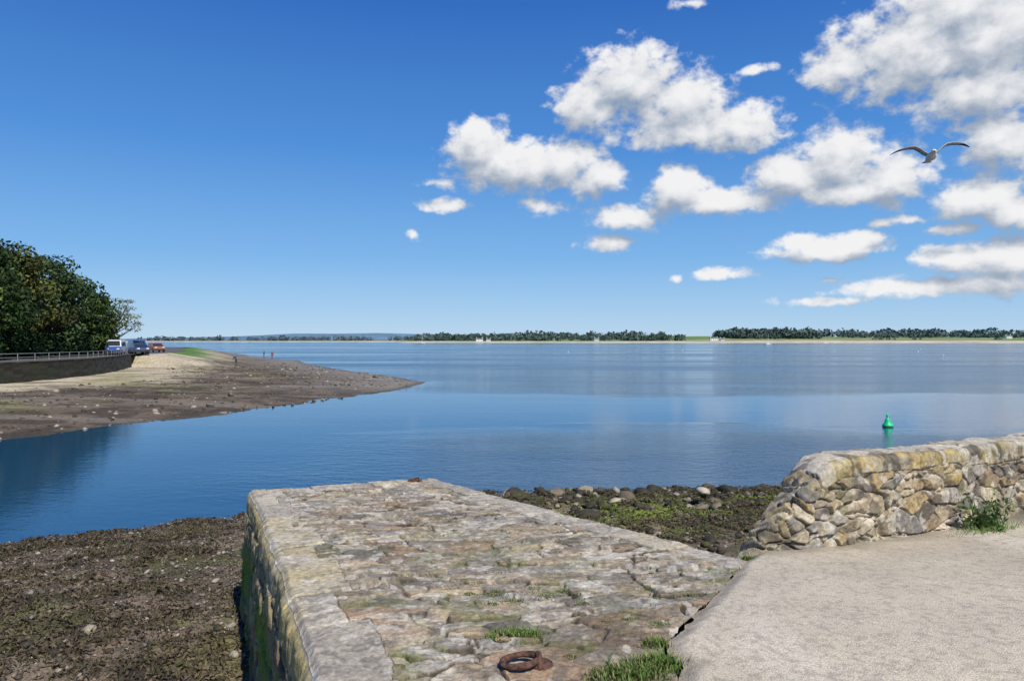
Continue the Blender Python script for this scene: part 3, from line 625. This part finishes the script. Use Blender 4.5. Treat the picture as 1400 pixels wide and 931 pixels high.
carp=[(-2.1,.28),(-2.12,.85),(-2.0,.95),(-1.5,1.42),(-1.2,1.48),(.2,1.46),(.5,1.38),(1.2,.95),(1.95,.82),(2.08,.6),(2.05,.28)]
vw=[(.5,1.65,1.35,.5,1.18,1.70),(-.8,.35,.35,-.8,1.18,1.70),(-2.1,-1,-1,-2.1,1.18,1.70)];cwn=[(-.3,.95,.4,-.3,.95,1.38),(-1.7,-.4,-.4,-1.3,.95,1.38)]
P_w=plain('white_paint',(.68,.70,.74),.3,nz=.03);P_b=plain('blue_paint',(.04,.10,.32),.25,nz=.03);P_r=plain('orange_paint',(.30,.09,.04),.35,nz=.03);P_s=plain('dark_blue_paint',(.03,.06,.16),.3,nz=.03)
hd=math.atan2(-95,52)
vehicle('camper_van',-52.3,96.5,hd-.15,vanp,1.85,P_w,vw,(-1.5,1.5),.34,[(1.93,1.16,1.49,1.80),(-2.42,1.25,-2.33,1.75)],2.44,P_b)
vehicle('parked_car',-51.6,101.2,hd+.2,carp,1.75,P_s,cwn,(-1.35,1.3),.31,[(1.17,.99,.53,1.36),(-1.94,1.0,-1.53,1.38)],2.07)
vehicle('panel_van',-54.1,105.5,hd+.15,vanp,1.85,P_b,vw[:1],(-1.5,1.5),.34,[(1.93,1.16,1.49,1.80)],2.44)
vehicle('parked_car',-57.2,117.5,hd+.2,carp,1.7,P_r,cwn,(-1.35,1.3),.31,[(1.17,.99,.53,1.36),(-1.94,1.0,-1.53,1.38)],2.07)
# ---------------------------------------------------------------- people on the beach
M_cloth=attrmat('person_clothes_and_skin',s1=20,a1=.1,bump=0)
def person(x,y,z,rz,top,leg,bend=0.):
    J={'pel':(0,0,.95),'ch':(0,bend*.35,1.3-bend*.08),'nk':(0,bend*.5,1.47-bend*.15),'hd':(0,bend*.55+.02,1.58-bend*.17),'ht':(0,bend*.6+.02,1.72-bend*.2),
       'ls':(-.19,bend*.45,1.40-bend*.13),'le':(-.25,bend*.5,1.13-bend*.15),'lh':(-.24,bend*.5+.1,.88-bend*.2),'rs':(.19,bend*.45,1.40-bend*.13),'re':(.25,bend*.5,1.13-bend*.15),'rh':(.24,bend*.5+.12,.88-bend*.2),
       'lk':(-.11,.06,.5),'lf':(-.11,-.02,.06),'lt':(-.12,.18,.04),'rk':(.11,.02,.5),'rf':(.12,-.12,.06),'rt':(.13,.08,.04),'lp':(-.10,0,.88),'rp':(.10,0,.88)}
    R={'pel':.14,'ch':.16,'nk':.06,'hd':.095,'ht':.07,'ls':.07,'le':.05,'lh':.035,'rs':.07,'re':.05,'rh':.035,'lk':.065,'lf':.045,'lt':.035,'rk':.065,'rf':.045,'rt':.035,'lp':.095,'rp':.095}
    E=[('pel','ch'),('ch','nk'),('nk','hd'),('hd','ht'),('ch','ls'),('ls','le'),('le','lh'),('ch','rs'),('rs','re'),('re','rh'),('pel','lp'),('lp','lk'),('lk','lf'),('lf','lt'),('pel','rp'),('rp','rk'),('rk','rf'),('rf','rt')]
    ks=list(J);me=bpy.data.meshes.new('person');me.from_pydata([J[k] for k in ks],[(ks.index(a),ks.index(b)) for a,b in E],[])
    o=bpy.data.objects.new('tmp',me);COL.objects.link(o);md=o.modifiers.new('s','SKIN')
    for i,k in enumerate(ks): me.skin_vertices[0].data[i].radius=(R[k],R[k]*.85)
    me.skin_vertices[0].data[0].use_root=True
    o.modifiers.new('u','SUBSURF').levels=2
    dg=bpy.context.evaluated_depsgraph_get();m2=bpy.data.meshes.new_from_object(o.evaluated_get(dg));bpy.data.objects.remove(o)
    V=np.array([v.co[:] for v in m2.vertices]);c=np.where((V[:,2]>.93)[:,None],np.array(top),np.array(leg))
    c=np.where((V[:,2]>1.50-bend*.15)[:,None],np.array((.45,.28,.2)),c);c=np.where((V[:,2]>1.64-bend*.18)[:,None],np.array((.06,.04,.03)),c);c=np.where((V[:,2]<.09)[:,None],np.array((.03,.03,.03)),c)
    ca=m2.color_attributes.new(name='Col',type='FLOAT_COLOR',domain='POINT');ca.data.foreach_set('color',np.hstack([c,np.ones((len(c),1))]).astype(np.float32).ravel())
    m2.materials.clear();m2.materials.append(M_cloth);p_=bpy.data.objects.new('person',m2);COL.objects.link(p_);p_.location=(x,y,z);p_.rotation_euler=(0,0,rz)
person(-38.5,102,.62,1.,(.05,.06,.12),(.06,.06,.07),.6);person(-51.5,157,.25,.3,(.3,.05,.05),(.05,.06,.1));person(-53.6,158,.32,2.,(.05,.05,.06),(.1,.1,.12))
# ---------------------------------------------------------------- mooring ring
m_,nt,p=newmat('rusty_iron');L=nt.links.new;tc=nd(nt,'ShaderNodeTexCoord');nz_=nd(nt,'ShaderNodeTexNoise');nz_.inputs['Scale'].default_value=35;nz_.inputs['Detail'].default_value=8;L(tc.outputs['Object'],nz_.inputs['Vector'])
crp=nd(nt,'ShaderNodeValToRGB');crp.color_ramp.elements[0].position=.35;crp.color_ramp.elements[0].color=(.03,.015,.010,1);crp.color_ramp.elements[1].position=.7;crp.color_ramp.elements[1].color=(.17,.08,.05,1)
L(nz_.outputs[0],crp.inputs[0]);L(crp.outputs[0],p.inputs['Base Color']);p.inputs['Roughness'].default_value=.85;b=nd(nt,'ShaderNodeBump');b.inputs['Strength'].default_value=1;b.inputs['Distance'].default_value=.006;L(nz_.outputs[0],b.inputs['Height']);L(b.outputs[0],p.inputs['Normal'])
M_rust=m_
def ring(x,y,s,rz):
    z=float(gz(x,y))+.03;e=bpy.data.objects.new('mooring_ring',None);COL.objects.link(e)
    th=np.linspace(0,2*math.pi,41);pth=[(.095*math.cos(t_)-.02,.07*math.sin(t_),.022+.010*math.cos(t_)) for t_ in th]
    V,F=tube(pth,[.017+.002*math.sin(3*t_) for t_ in th],10);mesh('ring',V,F,M_rust,parent=e)
    th=np.linspace(-.3,math.pi+.3,20);pth=[(.078,.040*math.cos(t_),-.005+.055*math.sin(t_)) for t_ in th]
    V,F=tube(pth,[.016]*20,10);mesh('eye_staple',V,F,M_rust,parent=e)
    V,F=lathe([(.0,-.02),(.07,-.02),(.062,.008),(.05,.014),(0,.016)],9);V=V*np.array([1,.8,1])+np.array([.09,0,.0]);mesh('base_plate',V,F,M_rust,smooth=False,parent=e)
    e.location=(x,y,z);e.scale=(s,s,s);e.rotation_euler=(0,0,rz)
ring(.06,3.66,.95,.15);ring(-1.38,10.35,.8,.7)
# ---------------------------------------------------------------- grass and weeds
M_grass=attrmat('grass_blades',s1=6,a1=.3,s2=1,a2=.1,bump=0,rough=.6)
ac=Acc()
def tuft(x,y,r,N,h,col=(.085,.15,.025),ry=None):
    N=int(N);ry=ry or r*.7
    px=x+rng.normal(0,r*.55,N);py=y+rng.normal(0,ry*.55,N);k=h*rng.uniform(.3,1.2,N);th=rng.uniform(0,6.28,N);bd=k*rng.uniform(.3,1.1,N);w=rng.uniform(.0015,.0045,N)
    z=gz(px,py)+.006;dx,dy=np.cos(th),np.sin(th)
    V=np.zeros((N,6,3))
    for i,(f,g,ww) in enumerate(((0,0,1),(.6,.35,.8),(1,1,.12))):
        for j,sg in enumerate((-1,1)):
            V[:,i*2+j,0]=px+dx*bd*g-dy*w*sg*ww;V[:,i*2+j,1]=py+dy*bd*g+dx*w*sg*ww;V[:,i*2+j,2]=z+k*f
    F=(np.array([[0,2,3,1],[2,4,5,3]])[None]+(np.arange(N)*6)[:,None,None]).reshape(-1,4)
    c=np.array(col)*rng.uniform(.6,1.4,(N,1));dry=rng.random(N)<.2;c[dry]=np.array((.28,.24,.1))
    ac.add(V,F,np.repeat(c,6,0))
for x,y,r,N,h in ((.60,3.60,.14,900,.045),(.74,3.70,.1,600,.055),(.46,3.54,.10,400,.03),(.78,3.95,.06,260,.04),(.84,4.2,.07,320,.035),(.06,4.10,.09,460,.026),(.0,4.14,.08,260,.022),(-.1,4.05,.05,120,.02),
    (1.15,4.85,.09,260,.022),(1.24,4.88,.06,120,.025),(.95,4.62,.06,120,.02),(-.5,5.15,.06,140,.02),(-.35,5.2,.05,100,.02),(.22,4.85,.08,120,.015),(1.86,5.80,.05,150,.045),(1.92,5.82,.06,100,.04),(.7,4.35,.05,100,.02),(2.6,5.98,.05,80,.03),(3.3,6.3,.05,80,.03),(1.1,5.6,.06,80,.014),(-.9,4.55,.05,70,.014)):
    tuft(x,y,r,N,h)
for i in range(90):
    x=rng.uniform(-1.3,1.3);y=rng.uniform(3.5,7.8)
    if x<-.6-.4*(y-3.5) or x>.7+.5*(y-3.9): continue
    tuft(x,y,rng.uniform(.02,.09),rng.integers(30,110),.013,(.10,.13,.03))
ac.obj('grass',[M_grass],smooth=False)
ac=Acc()
wx0,wy0=4.42,6.88
for i in range(60):
    th=rng.uniform(0,6.28);ln=rng.uniform(.12,.42);e0=np.array([wx0+rng.normal(0,.08),wy0+rng.normal(0,.04)-.03,2.42]);d_=np.array([math.cos(th)*.45,math.sin(th)*.3-.12,rng.uniform(.5,1.3)]);
    pts=[e0+d_*ln*f+np.array([0,0,-.25*ln*f*f]) for f in (0,.33,.66,1)]
    V,F=tube(pts,[.003,.003,.002,.001],4);ac.add(V,F,(.1,.14,.04))
    for f in np.linspace(.2,1,9):
        pc=e0+d_*ln*f+np.array([0,0,-.25*ln*f*f]);a_=rng.normal(size=3);a_/=np.linalg.norm(a_);b_=np.cross(a_,rng.normal(size=3));b_/=np.linalg.norm(b_);sz=rng.uniform(.012,.028)
        ac.add([pc,pc+a_*sz+b_*sz*.5,pc+a_*sz*2.2,pc+a_*sz-b_*sz*.5],[[0,1,2,3]],np.array((.07,.14,.03))*rng.uniform(.6,1.4))
for i in range(400):
    x=wx0+rng.normal(0,.2);y=wy0-.1+rng.normal(0,.05)+(x-wx0)*.5;k=rng.uniform(.03,.10);th=rng.uniform(0,6.28)
    ac.add([(x-.003,y,2.4),(x+.003,y,2.4),(x+.002+math.cos(th)*k*.5,y+math.sin(th)*k*.5,2.4+k),(x-.002+math.cos(th)*k*.5,y+math.sin(th)*k*.5,2.4+k)],[[0,1,2,3]],np.array((.10,.16,.035))*rng.uniform(.6,1.4))
ac.obj('weed_plant',[M_grass],smooth=False)
# ---------------------------------------------------------------- seagull
M_gull=attrmat('gull_plumage',s1=30,a1=.08,s2=8,a2=.06,bump=0,rough=.7)
a=Acc()
prof=[(-.30,.0,.012,.0),(-.27,.0,.05,.012),(-.20,.0,.055,.02),(-.12,.0,.07,.05),(0,.0,.085,.075),(.10,.0,.08,.075),(.17,.01,.055,.055),(.21,.02,.042,.042),(.25,.025,.045,.045),(.29,.02,.032,.032),(.31,.012,.014,.016),(.345,.004,.008,.012),(.365,-.006,.002,.003)]
k=16;V=[];F=[];Cg=[]
for yy_,zz,w,h in prof:
    for j in range(k):
        t_=6.2832*j/k;V.append((w*math.cos(t_),yy_,zz+max(h,.004)*math.sin(t_)));Cg.append((.6,.42,.06) if yy_>.305 else ((.42,.44,.46) if (math.sin(t_)>.5 and -.2<yy_<.12) else (.72,.72,.70)))
for i in range(len(prof)-1):
    for j in range(k): F.append([i*k+j,i*k+(j+1)%k,(i+1)*k+(j+1)%k,(i+1)*k+j])
a.add(V,F,Cg)
V,F=boxq(-.05,.05,-.38,-.24,-.004,.004);V[[0,1,4,5],0]*=1.7;a.add(V,F,(.72,.72,.7))
for sg in (-1,1):
    sec=[(.04,.03,.10,-.10,.02),(.12,.085,.11,-.10,.022),(.20,.155,.125,-.09,.02),(.27,.195,.135,-.07,.016),(.36,.205,.11,-.07,.013),(.46,.20,.07,-.085,.010),(.55,.185,.02,-.10,.007),(.62,.165,-.04,-.12,.005),(.67,.145,-.10,-.135,.002)]
    V=[];F=[];Cg=[]
    for x_,z_,le,te,tk in sec:
        ch=le-te
        for f,up in ((0,0),(.15,1),(.5,.9),(1,.0),(.5,-.4),(.15,-.6)):
            V.append((sg*x_,le-ch*f,z_+tk*up));tip=x_>.54
            Cg.append((.03,.03,.03) if tip else ((.40,.42,.45) if up>0 else (.5,.5,.5)) if f<.9 else (.22,.23,.25))
    for i in range(len(sec)-1):
        for j in range(6):
            q_=[i*6+j,i*6+(j+1)%6,(i+1)*6+(j+1)%6,(i+1)*6+j];F.append(q_ if sg<0 else q_[::-1])
    a.add(V,F,Cg)
    V,F=lathe([(0,-.004),(.005,0),(0,.004)],8);V=V[:,[2,0,1]]+np.array([sg*.036,.268,.036]);a.add(V,F,(.02,.02,.02))
g=a.obj('seagull',[M_gull]);g.location=(7.22,12.6,7.36);g.scale=(.92,.92,.92);g.rotation_euler=(math.radians(4),math.radians(2),math.radians(162))
for x,y,rz in ((10.9,23.2,.4),(11.3,23.5,2.1)):
    o=bpy.data.objects.new('resting_gull',None);COL.objects.link(o)
    V=[];F=[]
    pr=[(-.24,.10,.01,.008),(-.15,.09,.05,.03),(-.02,.08,.075,.06),(.09,.09,.06,.055),(.13,.14,.035,.035),(.15,.19,.035,.035),(.19,.20,.028,.028),(.25,.19,.004,.005)]
    for yy_,zz,w,h in pr:
        for j in range(12): V.append((w*math.cos(j*.5236),yy_,zz+h*math.sin(j*.5236)))
    for i in range(len(pr)-1):
        for j in range(12): F.append([i*12+j,i*12+(j+1)%12,(i+1)*12+(j+1)%12,(i+1)*12+j])
    mesh('body',V,F,M_buoyw,parent=o);o.location=(x,y,-.03);o.rotation_euler=(0,0,rz)
# ---------------------------------------------------------------- sky
W=bpy.data.worlds.new('World');S.world=W;W.use_nodes=True;nt=W.node_tree;L=nt.links.new
bg=nt.nodes['Background'];bg.inputs['Strength'].default_value=.1
sun_dir=Vector((.30,-.56,.77)).normalized()
el=math.asin(sun_dir.z);az=math.atan2(sun_dir.x,sun_dir.y)
sky=nd(nt,'ShaderNodeTexSky',sky_type='NISHITA',sun_disc=False,sun_elevation=el,sun_rotation=az,altitude=0,air_density=1.0,dust_density=.1,ozone_density=4.0)
grp=bpy.data.node_groups.new('CloudField','ShaderNodeTree')
grp.interface.new_socket('P',in_out='INPUT',socket_type='NodeSocketVector');grp.interface.new_socket('D',in_out='OUTPUT',socket_type='NodeSocketFloat');grp.interface.new_socket('D0',in_out='OUTPUT',socket_type='NodeSocketFloat')
gi=grp.nodes.new('NodeGroupInput');go=grp.nodes.new('NodeGroupOutput');GL=grp.links.new
blobs=[(862,112,70,44),(804,142,46,38),(930,142,72,42),(1008,174,66,32),(940,182,100,20),
(654,198,42,36),(705,226,90,36),(770,222,52,32),(816,243,38,26),
(612,281,46,12,.2),(565,320,18,15,.62),(742,282,46,18,.42),(930,260,44,32),(990,274,76,20),
(1080,242,56,36),(1150,222,76,46),(1222,243,58,38),(1160,262,110,18),
(1250,70,125,64),(1350,50,115,80),(1148,92,60,36,.1),(1340,120,95,46),(1300,5,110,45),
(1365,188,56,42),(1340,268,66,34),(1395,290,60,28),(1310,313,46,10,.15),
(860,298,56,19,.08),(836,333,40,14,.1),(1130,342,78,17),(1170,330,40,16),(1090,332,34,14),(988,373,44,10,.15),(925,381,15,9,.45),
(1300,352,50,20),(1375,348,75,34,.05),(1260,392,150,18,.25),(1370,388,90,22,.08),(1120,412,110,10,.5),(1035,95,44,11,.55),(1205,305,28,12,.45),(1140,382,40,9,.5),(940,4,50,12,.62),(600,250,50,12,.55),(1240,300,60,12,.5),(1500,200,120,120),(1560,380,150,40),(1680,250,90,60)]
prev=None
for bl in blobs:
    u_,v_,ru,rv=bl[:4]
    X_=(u_-700)/1000;Z_=(465-v_)/1000;A_=math.atan(X_);E_=math.atan(Z_/math.hypot(1,X_));k=1/(1+X_*X_)
    s1=grp.nodes.new('ShaderNodeVectorMath');s1.operation='SUBTRACT';GL(gi.outputs[0],s1.inputs[0]);s1.inputs[1].default_value=(A_,E_,0)
    s2=grp.nodes.new('ShaderNodeVectorMath');s2.operation='MULTIPLY';GL(s1.outputs[0],s2.inputs[0]);s2.inputs[1].default_value=(1000/(ru*k),1000/(rv*math.sqrt(k)),0)
    s3=grp.nodes.new('ShaderNodeVectorMath');s3.operation='LENGTH';GL(s2.outputs[0],s3.inputs[0]);out=s3.outputs['Value']
    if len(bl)>4:
        ad=grp.nodes.new('ShaderNodeMath');ad.operation='ADD';GL(out,ad.inputs[0]);ad.inputs[1].default_value=bl[4];out=ad.outputs[0]
    if prev is None: prev=out
    else:
        q_=grp.nodes.new('ShaderNodeMath');q_.operation='SMOOTH_MIN';GL(prev,q_.inputs[0]);GL(out,q_.inputs[1]);q_.inputs[2].default_value=.2;prev=q_.outputs[0]
def gn(scale,det,ro,amp,last,dist=0.,off=(0,0,0)):
    n=grp.nodes.new('ShaderNodeTexNoise');n.inputs['Scale'].default_value=scale;n.inputs['Detail'].default_value=det;n.inputs['Roughness'].default_value=ro;n.inputs['Distortion'].default_value=dist
    mp=grp.nodes.new('ShaderNodeMapping');mp.inputs['Scale'].default_value=(1,1.3,1);mp.inputs['Location'].default_value=off;GL(gi.outputs[0],mp.inputs[0]);GL(mp.outputs[0],n.inputs['Vector'])
    sb=grp.nodes.new('ShaderNodeMath');sb.operation='SUBTRACT';GL(n.outputs[0],sb.inputs[0]);sb.inputs[1].default_value=.5
    ma=grp.nodes.new('ShaderNodeMath');ma.operation='MULTIPLY_ADD';GL(sb.outputs[0],ma.inputs[0]);ma.inputs[1].default_value=amp;GL(last,ma.inputs[2]);return ma.outputs[0]
o0=gn(24,1,.5,1.05,prev,0,(3.1,1.7,0));o_=gn(50,6,.58,1.45,o0,.15)
GL(o_,go.inputs[0]);GL(o0,go.inputs[1])
tc=nd(nt,'ShaderNodeTexCoord');sp=nd(nt,'ShaderNodeSeparateXYZ');L(tc.outputs['Generated'],sp.inputs[0])
at=nd(nt,'ShaderNodeMath',operation='ARCTAN2');L(sp.outputs[0],at.inputs[0]);L(sp.outputs[1],at.inputs[1])
asn=nd(nt,'ShaderNodeMath',operation='ARCSINE');L(sp.outputs[2],asn.inputs[0])
cb=nd(nt,'ShaderNodeCombineXYZ');L(at.outputs[0],cb.inputs[0]);L(asn.outputs[0],cb.inputs[1])
g1=nd(nt,'ShaderNodeGroup',node_tree=grp);L(cb.outputs[0],g1.inputs[0])
sh=nd(nt,'ShaderNodeVectorMath',operation='ADD');L(cb.outputs[0],sh.inputs[0]);sh.inputs[1].default_value=(.008,.026,0)
g2=nd(nt,'ShaderNodeGroup',node_tree=grp);L(sh.outputs[0],g2.inputs[0])
den=nd(nt,'ShaderNodeMapRange',interpolation_type='SMOOTHSTEP');den.inputs[1].default_value=1.26;den.inputs[2].default_value=.62;L(g1.outputs[0],den.inputs[0])
df=nd(nt,'ShaderNodeMath',operation='SUBTRACT');L(g2.outputs[1],df.inputs[0]);L(g1.outputs[0],df.inputs[1])
lt=nd(nt,'ShaderNodeMapRange',interpolation_type='SMOOTHSTEP');lt.inputs[1].default_value=-.75;lt.inputs[2].default_value=.85;L(df.outputs[0],lt.inputs[0])
cc_=nd(nt,'ShaderNodeMix',data_type='RGBA');L(lt.outputs[0],cc_.inputs[0]);cc_.inputs[6].default_value=(3.1,3.8,4.9,1);cc_.inputs[7].default_value=(8.9,8.9,9.0,1)
ev=nd(nt,'ShaderNodeMapRange');ev.inputs[1].default_value=0;ev.inputs[2].default_value=1.0;L(asn.outputs[0],ev.inputs[0])
rp=nd(nt,'ShaderNodeValToRGB');r_=rp.color_ramp
r_.elements[0].position=0;r_.elements[0].color=(.46,.66,.86,1);r_.elements[1].position=1;r_.elements[1].color=(.010,.08,.37,1)
for ps,c in ((.04,(.35,.585,.86)),(.11,(.19,.45,.83)),(.25,(.072,.275,.71)),(.43,(.026,.15,.54))):
    e_=r_.elements.new(ps);e_.color=c+(1,)
L(ev.outputs[0],rp.inputs[0])
rs=nd(nt,'ShaderNodeVectorMath',operation='SCALE');L(rp.outputs[0],rs.inputs[0]);rs.inputs['Scale'].default_value=10
ms=nd(nt,'ShaderNodeMix',data_type='RGBA');ms.inputs[0].default_value=.88;L(sky.outputs[0],ms.inputs[6]);L(rs.outputs[0],ms.inputs[7])
mx=nd(nt,'ShaderNodeMix',data_type='RGBA');L(den.outputs[0],mx.inputs[0]);L(ms.outputs[2],mx.inputs[6]);L(cc_.outputs[2],mx.inputs[7])
L(mx.outputs[2],bg.inputs['Color'])
sd=bpy.data.lights.new('sun','SUN');sd.energy=5.0;sd.angle=math.radians(.5);sd.color=(1,.95,.86);so=bpy.data.objects.new('sun',sd);COL.objects.link(so);so.rotation_euler=sun_dir.to_track_quat('Z','Y').to_euler();so.location=(0,-5,30)
# ---------------------------------------------------------------- camera
cd=bpy.data.cameras.new('camera');cd.lens=25.7;cd.sensor_width=36;cd.clip_start=.1;cd.clip_end=60000;co=bpy.data.objects.new('camera',cd);COL.objects.link(co);co.location=(0,0,4.2);co.rotation_euler=(math.pi/2,0,0);S.camera=co
S.view_settings.view_transform='Standard';S.view_settings.look='None';S.view_settings.exposure=0
print('done')
